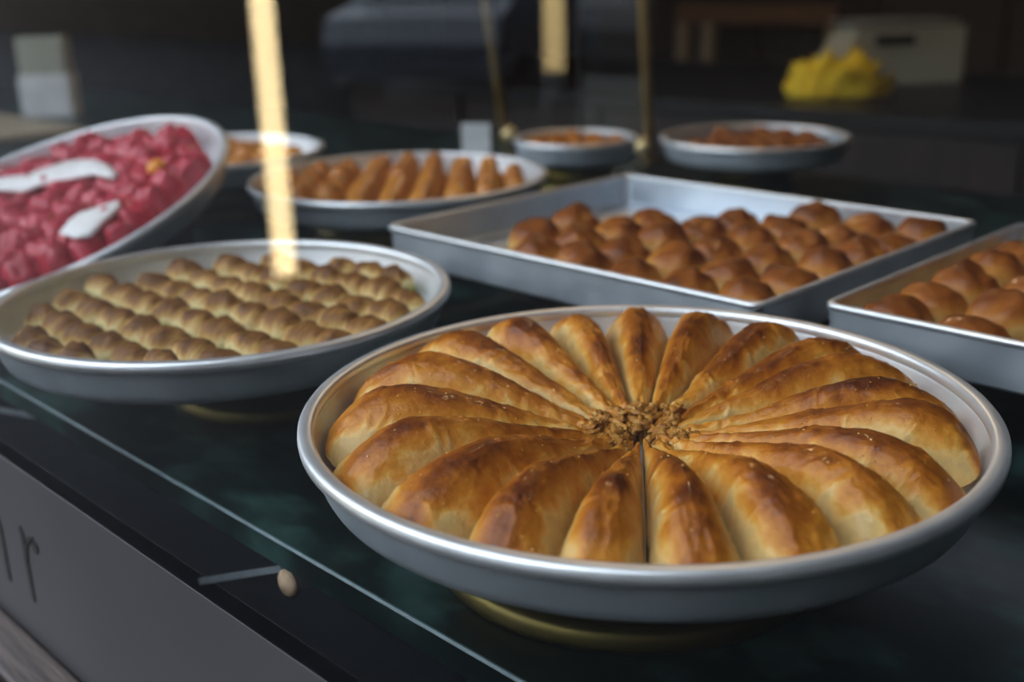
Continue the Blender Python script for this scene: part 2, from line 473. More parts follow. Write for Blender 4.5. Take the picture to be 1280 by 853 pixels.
def pan(loc, R, label, rot=None, depth=0.038, group=None):
    s = R / 0.21
    t = thing('round_pan', label, 'pan', loc, 0, group)
    if rot is not None:
        t.rotation_euler = rot
    d = depth
    body = [(0, -d), (0.10 * s, -d), (0.186 * s, -d), (0.1925 * s, -d + 0.0015), (0.1965 * s, -d + 0.005), (0.199 * s, -d + 0.010),
            (0.2025 * s, -0.012), (0.2035 * s, -0.004),
            (0.2015 * s, -0.003), (0.2005 * s, -0.010), (0.197 * s, -d + 0.011), (0.194 * s, -d + 0.006), (0.189 * s, -d + 0.0028), (0.184 * s, -d + 0.002), (0.10 * s, -d + 0.002), (0, -d + 0.002)]
    pbody = mesh('pan_body', *lathe(body, 128), M['alu'], t)
    pbody.data.materials.append(M['alu_out'])          # the outside takes the darker metal
    nq = len(body) - 1
    for pi_, pf in enumerate(pbody.data.polygons):
        if pi_ % nq < 7:
            pf.material_index = 1
    k = 0.0050
    sec = []
    for i in range(14):
        a = 2 * math.pi * i / 14
        ca, sa = math.cos(a), math.sin(a)
        e = 0.7
        sec.append((0.21 * s - k + k * math.copysign(abs(ca) ** e, ca) * 1.0, -k * 0.95 + k * 0.95 * math.copysign(abs(sa) ** e, sa)))
    rm = mesh('rolled_rim', *ring(sec, 128), M['alu_rim'], t)
    return t


def stand(x, y, label, top=RIM - 0.038, r=0.124, group='brass stands under the trays'):
    h = top - CT
    t = thing('brass_stand', label, 'stand', (x, y, CT), 0, group)
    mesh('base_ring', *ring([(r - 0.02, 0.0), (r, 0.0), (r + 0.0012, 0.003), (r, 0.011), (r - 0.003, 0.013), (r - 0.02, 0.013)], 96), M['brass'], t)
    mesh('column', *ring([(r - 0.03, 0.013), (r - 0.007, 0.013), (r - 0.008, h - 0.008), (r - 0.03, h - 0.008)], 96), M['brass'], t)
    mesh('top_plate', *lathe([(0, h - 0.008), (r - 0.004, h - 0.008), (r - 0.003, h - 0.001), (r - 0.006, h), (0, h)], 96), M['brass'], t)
    return t


MAIN = Vector((-0.404, 0.508, RIM)); LEFT = Vector((-0.832, 0.475, RIM)); FAR = Vector((-1.17, 0.945, RIM)); SMALL = Vector((-1.60, 0.905, RIM))
pan(MAIN, 0.21, 'wide round aluminium pan filled by the ring of large baklava wedges')
stand(MAIN.x - 0.004, MAIN.y - 0.006, 'round brass stand under the pan of large wedges')
pan(LEFT, 0.1926, 'round aluminium pan holding rows of small pistachio pastries')
stand(LEFT.x + 0.010, LEFT.y + 0.036, 'round brass stand under the pan of pistachio pastries', r=0.088)
pan(FAR, 0.20, 'round aluminium pan of orange-brown finger pastries behind the pistachio pan')
stand(FAR.x, FAR.y, 'round brass stand under the pan of finger pastries')
pan(SMALL, 0.185, 'round aluminium pan of golden mounds half hidden behind the pink pan')
stand(SMALL.x, SMALL.y, 'round brass stand under the pan of golden mounds', r=0.115)
PINKN = Vector((0.032, -0.34, 0.94)).normalized()
PINKC = Vector((-1.298, 0.516, 1.25 - 0.2385)); PR = 0.225
pq = Vector((0, 0, 1)).rotation_difference(PINKN)
pan(PINKC, PR, 'round aluminium pan of pink pastries tilted towards the window', pq.to_euler(), depth=0.036)


def rrect(hx, hy, r, n=6):
    P = []
    for cx, cy, a0 in ((hx - r, hy - r, 0), (-hx + r, hy - r, 90), (-hx + r, -hy + r, 180), (hx - r, -hy + r, 270)):
        for i in range(n + 1):
            a = math.radians(a0 + 90 * i / n)
            P.append((cx + r * math.cos(a), cy + r * math.sin(a)))
    return P


def rect_tray(x0, x1, y0, y1, label):
    t = thing('sheet_tray', label, 'tray', ((x0 + x1) / 2, (y0 + y1) / 2, RIM))
    hx, hy = (x1 - x0) / 2, (y1 - y0) / 2
    d = 0.038
    V, Fc = [], []
    prof = [(-0.006, -d, 0.012), (-0.002, -d, 0.014), (-0.0005, -d + 0.002, 0.014), (0.0, -0.003, 0.012), (-0.0006, 0.0, 0.012), (-0.0024, 0.0, 0.011), (-0.003, -0.003, 0.011), (-0.004, -d + 0.004, 0.012), (-0.007, -d + 0.002, 0.010)]
    nl = None
    for off, z, r in prof:
        L = rrect(hx + off, hy + off, r)
        nl = len(L)
        V += [(x, y, z) for x, y in L]
    for k in range(len(prof) - 1):
        for i in range(nl):
            j = (i + 1) % nl
            Fc.append((k * nl + i, k * nl + j, (k + 1) * nl + j, (k + 1) * nl + i))
    Fc.append(tuple(range(nl - 1, -1, -1)))
    Fc.append(tuple(range((len(prof) - 1) * nl, len(prof) * nl)))
    mesh('tray_body', V, Fc, M['sheet'], t, False)
    V, Fc = [], []
    sec = [(0.0012, -0.004), (0.0016, -0.0005), (0.0, 0.0009), (-0.003, 0.0009), (-0.0042, -0.0005), (-0.0038, -0.004)]
    for off, z in sec:
        V += [(x, y, z) for x, y in rrect(hx + off, hy + off, 0.012)]
    for k in range(len(sec)):
        k2 = (k + 1) % len(sec)
        for i in range(nl):
            j = (i + 1) % nl
            Fc.append((k * nl + i, k * nl + j, k2 * nl + j, k2 * nl + i))
    mesh('folded_rim', V, Fc, M['alu_rim'], t)
    return t


T1 = (-0.926, -0.463, 0.727, 1.126); T2 = (-0.429, 0.034, 0.766, 1.146)
rect_tray(*T1, 'large rectangular aluminium tray, its corner away from the pastries left empty')
rect_tray(*T2, 'rectangular aluminium tray filled to its edge with brown domed pastries')
stand((T1[0] + T1[1]) / 2, (T1[2] + T1[3]) / 2, 'round brass stand under the rectangular tray with an empty corner')
stand((T2[0] + T2[1]) / 2, (T2[2] + T2[3]) / 2, 'round brass stand under the full rectangular tray')

# prop under the tilted pink pan: slopes with the pan's bottom
pb = PINKC - PINKN * 0.036


def pink_bottom(x, y):
    return pb.z - (PINKN.x * (x - pb.x) + PINKN.y * (y - pb.y)) / PINKN.z


px0, px1, py0, py1 = PINKC.x - 0.09, PINKC.x + 0.09, 0.60, 0.655
V = []
for x in (px0, px1):
    for y in (py0, py1):
        V += [(x, y, CT), (x, y, pink_bottom(x, y) - 0.0006)]
tag(mesh('wooden_prop', V, [(0, 1, 3, 2), (4, 6, 7, 5), (0, 4, 5, 1), (2, 3, 7, 6), (0, 2, 6, 4), (1, 5, 7, 3)], M['darkwood'], None, False),
    'dark wooden block propping up the pink pan', 'prop')

# ------------------------------------------------------------------ baklava wedges of the main pan
FLOOR = -0.0362
ang = [-50.4, -34.8, -17, -0.3, 16.9, 34.3, 51.7, 69.1, 86.6, 104, 121.5, 138.5, 154, 172.5, 194, 216.5, 239, 259.3, 279.1, 295.1, 309.6]


def wedge(a0, a1, seed):
    rnd = random.Random(seed)
    a0, a1 = math.radians(a0), math.radians(a1)
    mid, half = (a0 + a1) / 2, (a1 - a0) / 2
    NS, NT = 50, 120
    r0, r1 = rnd.uniform(0.010, 0.018), rnd.uniform(0.1940, 0.1962)
    skew = rnd.uniform(-0.16, 0.16)
    peak = rnd.uniform(0.66, 0.76)
    Hc = rnd.uniform(0.0470, 0.0525)
    bend = rnd.uniform(-0.03, 0.03)
    V, B = [], []
    off = Vector((seed * 3.1, seed * 1.7, seed * 0.9))
    for it in range(NT + 1):
        t = it / NT
        t2 = 1 - (1 - t) ** 1.25 if t > 0 else 0
        r = r0 + (r1 - r0) * t2
        # crest height along the radius
        if t2 < peak:
            k = t2 / peak
            hc = 0.0155 + (Hc - 0.0155) * (0.25 * k + 0.75 * sstep(0, 1, k))
        else:
            k = (t2 - peak) / (1 - peak)
            hc = 0.017 + (Hc - 0.017) * max(0.0, 1 - k ** 2.1) ** 0.72
        gap = 0.0010 + 0.0009 * noise.noise(Vector((t * 6, seed, 3)))
        hw = max(0.0008, r * half - gap)
        # groove depth: sides stay a bit higher near the centre
        hg = 0.011 + 0.35 * (hc - 0.011) * (1 - 0.35 * sstep(0.2, 0.9, t2))
        for js in range(NS + 1):
            s = -1 + 2 * js / NS
            s = math.copysign(abs(s) ** 0.9, s)
            c = skew * sstep(0.1, 0.6, t2)
            q = (s - c) / (1 - c) if s > c else (c - s) / (1 + c)
            prof = (1 - q ** 2.35) ** 0.78 if q < 1 else 0
            # end cap is rounder in plan
            lat = s * hw
            endr = 1 - 0.055 * abs(s) ** 3.2 * sstep(0.55, 1.0, t2)
            rr = r * endr
            th = mid + lat / max(r, 1e-4) + bend * math.sin(t2 * math.pi)* half
            z = hg + (hc - hg) * prof
            pt = Vector((rr * math.cos(th), rr * math.sin(th), 0))
            lx, ly = r, lat
            # wrinkles: long folds along the slice, ragged near the tip, soft lumps
            n1 = noise.noise(Vector((lx * 38, ly * 120, 0)) + off)
            n2 = noise.noise(Vector((lx * 110, ly * 330, 1.3)) + off)
            n3 = noise.noise(Vector((lx * 22, ly * 45, 4.2)) + off)
            n4 = noise.noise(Vector((lx * 300, ly * 300, 7.7)) + off)
            tip = 1 - sstep(0.05, 0.32, t2)
            rid = (1 - abs(noise.noise(Vector((lx * 70, ly * 190, 9.1)) + off)) * 2)
            z += 0.0022 * n3 + 0.0014 * n1 * (1 + tip) + 0.0007 * n2 + (0.0012 * n4 + 0.0016 * n2) * tip + 0.0005 * max(0, rid) ** 3
            # transverse crinkles where the thin sheets slid together
            u1 = noise.noise(Vector((lx * 150 + 2.2 * n3, ly * 55, 12.1)) + off)
            u2 = noise.noise(Vector((lx * 75, ly * 40, 15.7)) + off)
            cr_ = max(0.0, u2 + 0.15) * (1 - sstep(0.0, 0.45, abs(u1)))
            z += 0.0030 * cr_ * (0.35 + 0.65 * q) + 0.0010 * n4 * max(0.0, u2 + 0.2)
            z = max(z, 0.003 + 0.009 * sstep(0.9, 1.0, t2))
            if js in (0, NS):
                z = max(0.004 + 0.008 * sstep(0.9, 1.0, t2), z * 0.75)
            V.append((pt.x, pt.y, FLOOR + z))
            # how brown it baked: the crest of the outer two thirds
            b = 0.11 + 0.69 * sstep(0.02, 0.85, max(0.0, 1 - q)) ** 0.8 * (0.50 + 0.50 * sstep(0.10, 0.5, t2))
            b -= 0.26 * sstep(0.84, 1.0, t2)
            b += 0.24 * n3 + 0.12 * n1 + 0.05 * tip - 0.22 * cr_ - 0.08 * sstep(0.1, 0.5, u2) * sstep(0.2, 0.8, q)
            B.append(min(1, max(0, b)))
    Fc = []
    W_ = NS + 1
    for it in range(NT):
        for js in range(NS):
            Fc.append((it * W_ + js, (it + 1) * W_ + js, (it + 1) * W_ + js + 1, it * W_ + js + 1))
    # skirt down to the pan floor
    border = [js for js in range(W_)] + [it * W_ + NS for it in range(1, NT + 1)] + [NT * W_ + js for js in range(NS - 1, -1, -1)] + [it * W_ for it in range(NT - 1, 0, -1)]
    base = len(V)
    for i in border:
        x, y, z = V[i]
        k_ = min(0.997, 0.181 / max(1e-4, math.hypot(x, y)))
        V.append((x * k_, y * k_, FLOOR + 0.0003)); B.append(0.05)
    nb = len(border)
    for i in range(nb):
        j = (i + 1) % nb
        Fc.append((border[j], border[i], base + i, base + j))
    Fc.append(tuple(base + i for i in range(nb)))
    return V, Fc, B


for i in range(20):
    V, Fc, B = wedge(ang[i], ang[i + 1], i + 1)
    o = mesh('baklava_wedge', V, Fc, M['wedge'], None, True, B)
    o.location = MAIN
    tag(o, 'large golden-brown baklava wedge beside the straight dark cut' if i in (0, 19) else 'large glossy golden-brown baklava wedge pressed between two others', 'pastry', 'baklava wedges in the front pan')

# ragged crumbs of filo where the tips meet
rnd = random.Random(5)
V, Fc = [], []


def blob(cx, cy, cz, sx, sy, sz, rot, rnd, nu=7, nv=5):
    base = len(V)
    off = Vector((rnd.random() * 50, rnd.random() * 50, 0))
    ca, sa = math.cos(rot), math.sin(rot)
    V.append((cx, cy, cz - sz))
    for iv in range(1, nv):
        ph = math.pi * iv / nv - math.pi / 2
        for iu in range(nu):
            th = 2 * math.pi * iu / nu
            d = Vector((math.cos(ph) * math.cos(th), math.cos(ph) * math.sin(th), math.sin(ph)))
            k = 1 + 0.75 * noise.noise(d * 1.9 + off) + 0.5 * noise.noise(d * 4.5 + off)
            x, y, z = d.x * sx * k, d.y * sy * k, d.z * sz * k
            V.append((cx + ca * x - sa * y, cy + sa * x + ca * y, cz + z))
    V.append((cx, cy, cz + sz))
    for iu in range(nu):
        ju = (iu + 1) % nu
        Fc.append((base, base + 1 + ju, base + 1 + iu))
        for iv in range(nv - 2):
            a = base + 1 + iv * nu
            Fc.append((a + iu, a + ju, a + nu + ju, a + nu + iu))
        a = base + 1 + (nv - 2) * nu
        Fc.append((a + iu, a + ju, base + 1 + (nv - 1) * nu))


for k in range(150):
    a = rnd.uniform(0, 2 * math.pi)
    # a gap is left at the side of the straight dark cut
    if abs((a - math.radians(-50) + math.pi) % (2 * math.pi) - math.pi) < 0.42:
        continue
    r = rnd.uniform(0.010, 0.036)
    sz = rnd.uniform(0.0016, 0.0040)
    h = 0.0140 + 0.0045 * sstep(0.012, 0.036, r) + rnd.uniform(-0.0025, 0.0015)
    blob(r * math.cos(a), r * math.sin(a), FLOOR + h, sz * rnd.uniform(0.9, 2.0), sz, sz * 0.8, a + rnd.uniform(-1.2, 1.2), rnd, 13, 9)
o = mesh('filo_crumbs', V, Fc, M['crumb'], None, True)
o.location = MAIN
tag(o, 'ragged brown filo crumbs heaped where the wedge tips meet', 'crumbs', None, 'stuff')

# ------------------------------------------------------------------ small pastries


def dome(name, mat, hx, hy, h, seed, e=2.3, pw=0.62, ridge=0.0, nu=26, nv=9, tipbake=0.9, lo=0.12, lump=0.06, crest=0.0):
    """Pillow-like pastry: superellipse in plan, domed, slightly undercut at the foot."""
    V, Fc, B = [], [], []
    off = Vector((seed * 7.3, seed * 2.9, seed * 5.1))
    for iv in range(nv):
        k = iv / nv                # 0 foot .. 1 top
        ang_ = k * math.pi / 2
        rr = math.cos(ang_) ** pw if iv else 0.94
        z = h * math.sin(ang_) ** 0.92 if iv else 0.0
        for iu in range(nu):
            th = 2 * math.pi * iu / nu
            c, s = math.cos(th), math.sin(th)
            x = hx * math.copysign(abs(c) ** (2 / e), c) * rr
            y = hy * math.copysign(abs(s) ** (2 / e), s) * rr
            n = noise.noise(Vector((x * 60, y * 60, z * 60)) + off)
            zz = z * (1 + lump * 2.4 * n) * (1 - crest * (y / hy) ** 2)
            x2 = x * (1 + lump * n); y2 = y * (1 + lump * n)
            if ridge:
                rg = 1 + ridge * math.cos(x / hx * 9 + seed) * math.sin(ang_)
                y2 *= rg; zz *= 1 + 0.5 * ridge * math.cos(x / hx * 9 + seed)
            V.append((x2, y2, zz))
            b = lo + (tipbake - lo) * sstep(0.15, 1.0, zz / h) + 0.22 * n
            B.append(min(1, max(0, b)))
    V.append((0, 0, h * (1 + lump * noise.noise(off)))); B.append(tipbake)
    for iv in range(nv - 1):
        for iu in range(nu):
            ju = (iu + 1) % nu
            Fc.append((iv * nu + iu, iv * nu + ju, (iv + 1) * nu + ju, (iv + 1) * nu + iu))
    for iu in range(nu):
        Fc.append(((nv - 1) * nu + iu, (nv - 1) * nu + (iu + 1) % nu, nv * nu))
    Fc.append(tuple(range(nu - 1, -1, -1)))
    return mesh(name, V, Fc, mat, None, True, B)


def protos(n, name, mat, *a, **k):
    return [dome(name, M[mat], *a, seed=i + 1, **k) for i in range(n)]


class Placer:
    """Puts the prototypes themselves down first, then copies of them."""

    def __init__(self, ps, label, cat, group):
        self.ps, self.used, self.args = ps, set(), (label, cat, group)

    def put(self, k, loc, rot=(0, 0, 0), scale=(1, 1, 1), where=''):
        o = self.ps[k]
        if k in self.used:
            o = copy_one(o, loc, rot, scale)
        else:
            self.used.add(k)
            o.location = loc; o.rotation_euler = rot; o.scale = scale
        return tag(o, self.args[0] + where, *self.args[1:])


def pull_in(a, b, ea, eb, lim, slack):
    """Keeps a piece inside its round pan: (x, y, scale), or None where it has no room."""
    over = math.hypot(abs(a) + ea, abs(b) + eb) - lim
    if over > slack:
        return None
    if over <= 0:
        return a, b, 1.0
    r = math.hypot(a, b)
    return a * (r - over * 0.7) / r, b * (r - over * 0.7) / r, 0.88


rnd = random.Random(11)
# rows of pistachio pastries in the left pan, rows along the counter
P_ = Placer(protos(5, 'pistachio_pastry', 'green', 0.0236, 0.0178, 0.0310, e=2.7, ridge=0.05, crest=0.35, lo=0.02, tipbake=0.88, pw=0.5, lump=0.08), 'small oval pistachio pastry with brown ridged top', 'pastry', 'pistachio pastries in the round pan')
zf = RIM - 0.0358
rows = 9
for j in range(rows):
    y = (j - (rows - 1) / 2) * 0.0395
    n = 11
    sh = 0.0205 * (j % 2) + rnd.uniform(-0.004, 0.004)
    for i in range(n):
        x = (i - (n - 1) / 2) * 0.0412 + sh
        fit = pull_in(x, y, 0.0175, 0.0125, 0.1735, 0.011)
        if fit is None:
            continue
        px_, py_, ps_ = fit
        P_.put(rnd.randrange(5), (LEFT.x + px_ + rnd.uniform(-.001, .001), LEFT.y + py_ + rnd.uniform(-.001, .001), zf), (0, 0, rnd.uniform(-.12, .16) + 0.10 + (math.pi if rnd.random() < .5 else 0)), (ps_, ps_, rnd.uniform(.92, 1.08)),
               ' touching the pan wall' if math.hypot(x, y) > 0.128 else ' enclosed by its neighbours')

# domed pastries in the rectangular trays
for T, nm, lab, grp in ((T1, 'domed_pastry', 'brown domed pastry in the tray with an empty corner', 'domed pastries in the half-empty tray'),
                        (T2, 'square_pastry', 'brown domed pastry in the full rectangular tray', 'domed pastries in the full tray')):
    P_ = Placer(protos(5, nm, 'brown', 0.0300, 0.0295, 0.0415, e=2.7, lump=0.075, lo=0.06, tipbake=0.84, pw=0.75, nu=36, nv=12), lab, 'pastry', grp)
    for j in range(6 if T is T1 else 6):
        for i in range(7):
            x = T[1] - 0.038 - i * 0.0608 if T is T1 else T[0] + 0.042 + i * 0.0608
            y = T[2] + 0.040 + j * 0.0625 if T is T1 else T[2] + 0.038 + j * 0.0605
            if T is T1:
                # the street-side rows reach further towards the empty corner
                lim = [-0.79, -0.84, -0.85, -0.76, -0.72, -0.68][j]
                if x < lim:
                    continue
            P_.put(rnd.randrange(5), (x + rnd.uniform(-.0012, .0012), y + rnd.uniform(-.0012, .0012), RIM - 0.0358), (0, 0, rnd.randrange(4) * math.pi / 2 + rnd.uniform(-.05, .05)), (1, 1, rnd.uniform(.88, 1.1)),
                   ', in its window-side row' if j == 0 else ', in its shop-side row' if j == 5 else ', between its outer rows')

# finger pastries in the far pan, laid towards the camera corner
P_ = Placer(protos(4, 'finger_pastry', 'orange', 0.0305, 0.0200, 0.041, e=3.0, lo=0.12, tipbake=0.66, crest=0.22, pw=0.5), 'orange-brown finger pastry packed in the far round pan', 'pastry', 'finger pastries in the far pan')
dirv = Vector((-math.sin(YAW), math.cos(YAW), 0)); perp = Vector((math.cos(YAW), math.sin(YAW), 0))
for j in range(6):
    for i in range(9):
        a = (i - 4) * 0.0405; b = (j - 2.5) * 0.0620
        fit = pull_in(a, b, 0.0150, 0.0225, 0.1735, 0.014)
        if fit is None:
            continue
        a, b, ps_ = fit
        q = FAR + perp * a + dirv * b
        P_.put(rnd.randrange(4), (q.x, q.y, RIM - 0.0358), (0, 0, YAW + math.pi / 2 + rnd.uniform(-.03, .03)), (ps_, ps_, rnd.uniform(.94, 1.06)))

# golden mounds in the half hidden pan
P_ = Placer(protos(3, 'golden_mound', 'orange', 0.024, 0.024, 0.036, e=2.3, lo=0.2, tipbake=0.6), 'golden mound pastry in the pan half hidden behind the pink pan', 'pastry', 'golden mounds in the half hidden pan')
for j in range(7):
    for i in range(7):
        a = (i - 3) * 0.048; b = (j - 3) * 0.048
        if math.hypot(abs(a) + 0.017, abs(b) + 0.017) > 0.160:
            continue
        P_.put(rnd.randrange(3), (SMALL.x + a, SMALL.y + b, RIM - 0.0358), (0, 0, rnd.uniform(0, 6)), (1, 1, rnd.uniform(.9, 1.1)))

# pink pastries heaped in the tilted pan
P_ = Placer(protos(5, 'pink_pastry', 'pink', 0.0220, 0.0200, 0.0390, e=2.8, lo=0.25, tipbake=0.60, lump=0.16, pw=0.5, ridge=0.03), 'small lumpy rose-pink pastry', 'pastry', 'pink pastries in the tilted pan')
pm = pq.to_matrix()
for j in range(13):
    for i in range(14):
        a = (i - 6.5) * 0.0335 + 0.0165 * (j % 2); b = (j - 6) * 0.0315
        fit = pull_in(a, b, 0.0145, 0.0145, 0.196, 0.011)
        if fit is None:
            continue
        a, b, ps_ = fit
        loc = PINKC + pm @ Vector((a, b, -0.0338))
        e = (pq @ Matrix.Rotation(rnd.uniform(0, 6.28), 3, 'Z').to_quaternion()).to_euler()
        P_.put(rnd.randrange(5), loc, e, (ps_, ps_, rnd.uniform(.85, 1.12)), ' along the rim of the tilted pan' if math.hypot(a, b) > 0.150 else ' in the middle of the tilted pan')


# window reflections built as shapes: white glare patches, one orange light dot
def on_pink(px, py, h):
    v = ray(px, py)
    o0 = Vector((0, 0, CAMZ)); c0 = PINKC + PINKN * h
    return o0 + v * ((c0 - o0).dot(PINKN) / v.dot(PINKN))


def painted_glare(name, outline, label):
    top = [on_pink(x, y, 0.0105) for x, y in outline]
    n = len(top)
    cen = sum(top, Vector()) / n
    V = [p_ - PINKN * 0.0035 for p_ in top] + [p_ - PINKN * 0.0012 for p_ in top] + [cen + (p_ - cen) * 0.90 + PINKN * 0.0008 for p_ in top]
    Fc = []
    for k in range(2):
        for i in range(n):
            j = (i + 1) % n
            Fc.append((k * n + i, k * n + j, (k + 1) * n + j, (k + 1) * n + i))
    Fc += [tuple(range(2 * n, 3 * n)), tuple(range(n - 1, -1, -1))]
    tag(mesh(name, V, Fc, M['painted_glare'], None, True), label, 'painted_glare')


painted_glare('glare_strip', [(-30, 226), (0, 222), (30, 219), (60, 208), (90, 199), (118, 198), (136, 205), (147, 217), (138, 222), (118, 217), (98, 220), (76, 224), (52, 229), (28, 238), (0, 236), (-30, 240)], 'long white glare streak painted across the pink pastries')
painted_glare('glare_patch', [(73, 290), (84, 276), (98, 266), (120, 259), (148, 249), (150, 256), (138, 267), (126, 278), (112, 292), (92, 295)], 'short white glare patch painted low on the pink pastries')
oc = dome('orange_bokeh_dot', M['bokeh_orange'], 0.0120, 0.0120, 0.011, 3, e=2, nu=16, nv=6, lump=0.03)  # dot shape in place of a light reflected in the window
oc.location = on_pink(197, 212, 0.005); oc.rotation_euler = pq.to_euler()
tag(oc, 'small orange dot standing for a reflected light on the pink pastries', 'reflected_light')

# syrup beads on the wedges
rnd = random.Random(21)
beads = []
dg = bpy.context.evaluated_depsgraph_get()
wedges = [o for o in C.objects if o.name.startswith('baklava_wedge')]
for o in wedges:
    V, Fc = [], []
    me = o.data
    cand = [v for v in me.vertices if v.normal.z > 0.45 and 0.05 < math.hypot(v.co.x, v.co.y) < 0.186 and v.co.z > FLOOR + 0.02]
    for k in range(14):
        v = rnd.choice(cand)
        sz = rnd.uniform(0.0004, 0.0009)
        blob(v.co.x, v.co.y, v.co.z + sz * 0.1, sz, sz, sz * 0.6, 0, rnd, 7, 5)
    bd = mesh('syrup_bead', V, Fc, M['syrup'], o, True)
    bd['label'] = 'tiny amber syrup beads'; bd['kind'] = 'stuff'

# ------------------------------------------------------------------ behind the trays: posts, more pans, card
for (x, y), lab in (((-1.77, 1.735), 'slim brass post with ball foot behind the finger pastry pan'), ((-1.335, 1.695), 'slim brass post with ball foot beside the tinted glass divider')):
    t = thing('brass_post', lab, 'post', (x, y, CT), 0, 'brass posts on the counter')
    lean = perp * (-0.115 if x < -1.5 else -0.06)
    mesh('rod', *tube([(0, 0, 0), tuple(lean * 0.7 + Vector((0, 0, 0.7))), tuple(lean * 1.8 + Vector((0, 0, 1.8)))], 0.0105, 16), M['brass_rod'], t)
    d = Vector((-x, -y, 0)).normalized()
    side = -0.012 if x < -1.5 else 0.018
    bl = mesh('ball', *lathe([(0.0001, -0.017), (0.007, -0.0155), (0.013, -0.011), (0.0165, -0.004), (0.0165, 0.004), (0.013, 0.011), (0.007, 0.0155), (0.0001, 0.017)], 24), M['brass_bright'], t)
    bl.location = (d.x * 0.028 - side, d.y * 0.028, 0.020 if x < -1.5 else 0.034)
    mesh('foot', *lathe([(0, 0.0), (0.022, 0.0), (0.022, 0.004), (0.0086, 0.006)], 24), M['brass'], t)
dv = thing('glass_divider', 'bronze tinted glass divider standing next to a brass post', 'divider', (-1.4, 1.728, CT))
mesh('pane', *box(-0.145, 0.035, -0.003, 0.003, 0.0, 1.6), M['glass_tint'], dv, False)
mesh('edge_strip', *box(-0.149, -0.145, -0.004, 0.004, 0.0, 1.6), M['darkwood'], dv, False)

for c, R, lab, plab, mat, nm in ((Vector((-1.275, 1.415, RIM - 0.012)), 0.105, 'small round pan of brown pastries beside the tinted glass divider', 'brown mound pastry in the small pan beside the tinted divider', 'orange', 'brown_mound'),
                                 (Vector((-1.045, 1.600, RIM - 0.012)), 0.155, 'small round pan of reddish pastries behind the half-empty tray', 'reddish-brown mound pastry in the small pan behind the half-empty tray', 'brown', 'reddish_mound')):
    tp = pan(c, R, lab)
    tp.children[0].data.materials[0] = M['alu_out']  # inside takes the darker metal too
    stand(c.x, c.y, 'low brass stand under the ' + lab[:lab.index(' pastries')] + ' pastries', top=c.z - 0.038, r=0.07)
    P_ = Placer(protos(3, nm, mat, 0.023, 0.023, 0.036, e=2.3, lo=0.3, tipbake=0.8), plab, 'pastry', nm.replace('_', ' ') + 's in the small pan')
    for j in range(5):
        for i in range(5):
            a = (i - 2) * 0.0465; b = (j - 2) * 0.0465
            if math.hypot(abs(a) + 0.014, abs(b) + 0.014) > 0.189 * R / 0.21:
                continue
            if mat == 'brown' and a < -0.05 and b < 0.03:
                continue
            P_.put(rnd.randrange(3), (c.x + a, c.y + b, c.z - 0.0358), (0, 0, rnd.uniform(0, 6)))

cd = thing('price_card', 'small white price card standing behind the finger pastry pan', 'card', (-1.500, 1.395, CT), YAW - 0.2)
mesh('card', *box(-0.027, 0.027, -0.001, 0.001, 0.040, 0.094), M['white'], cd, False)
mesh('holder', *box(-0.02, 0.02, -0.014, 0.014, 0.0, 0.040, 0.003), M['black'], cd, False)

# far end of the counter
wb = at(67, 145, CT)
t = thing('napkin_box', 'white upright box with paler lower half far along the counter', 'box', (wb.x, wb.y, CT), YAW + 0.1)
mesh('lower_box', *box(-0.068, 0.068, -0.05, 0.05, 0.0, 0.115, 0.006), M['white'], t, False)
mesh('upper_box', *box(-0.062, 0.062, -0.045, 0.045, 0.115, 0.215, 0.006), M['scalegrey'], t, False)
bb = at(20, 168, CT)
tag(mesh('serving_board', *box(bb.x - 0.45, bb.x + 0.16, bb.y - 0.2, bb.y + 0.11, CT, CT + 0.018, 0.006), M['paleboard'], None, False), 'pale wooden serving board lying behind the pink pan', 'board')

# ------------------------------------------------------------------ back counter with scale and cloth
bc = thing('back_counter', 'dark wooden counter at the back carrying the scale', 'counter', (0, 0, 0))
mesh('worktop', *box(-3.6, 1.6, 2.62, 3.75, CT - 0.04, CT), M['floor'], bc, False)
for i in range(8):
    x0 = -3.55 + i * 0.64
    dr = mesh('door', *box(x0 + 0.01, x0 + 0.62, 2.645, 2.665, 0.1, CT - 0.05, 0.004), M['darkwood'], bc, False)
    mesh('knob', *box(x0 + 0.55, x0 + 0.57, 2.62, 2.645, 0.6, 0.62, 0.003), M['brass'], dr, False)
mesh('carcass', *box(-3.55, 1.55, 2.665, 3.7, 0.0, CT - 0.04), M['darkwood'], bc, False)
sc_ = (at(1018, 100, CT) + at(1180, 100, CT)) / 2
t = thing('shop_scale', 'grey shop scale with sloping front on the back counter', 'scale', (sc_.x, sc_.y, CT), YAW)
prof = [(-0.215, 0.0), (0.215, 0.0), (0.215, 0.17), (-0.10, 0.17)]
V = [(x, -0.13, z) for x, z in prof] + [(x * 0.98, 0.13, z) for x, z in prof]
mesh('scale_body', V, [(0, 1, 2, 3), (7, 6, 5, 4), (0, 4, 5, 1), (1, 5, 6, 2), (2, 6, 7, 3), (3, 7, 4, 0)], M['scalegrey'], t, False)
mesh('display', *box(-0.06, 0.06, -0.136, -0.13, 0.115, 0.145), M['black'], t, False)
mesh('weighing_plate', *box(-0.13, 0.2, -0.12, 0.12, 0.178, 0.188, 0.004), M['sheet'], t, False)
mesh('plate_support', *box(-0.03, 0.06, -0.03, 0.03, 0.17, 0.178), M['black'], t, False)
yc = at(1045, 122, CT)
cl = dome('yellow_cloth', M['yellow'], 0.135, 0.09, 0.095, 9, e=2.2, lump=0.30, nu=40, nv=14)
cl.location = (yc.x, yc.y, CT); cl.rotation_euler = (0, 0, YAW)
tag(cl, 'crumpled bright yellow cloth in front of the grey scale', 'cloth')

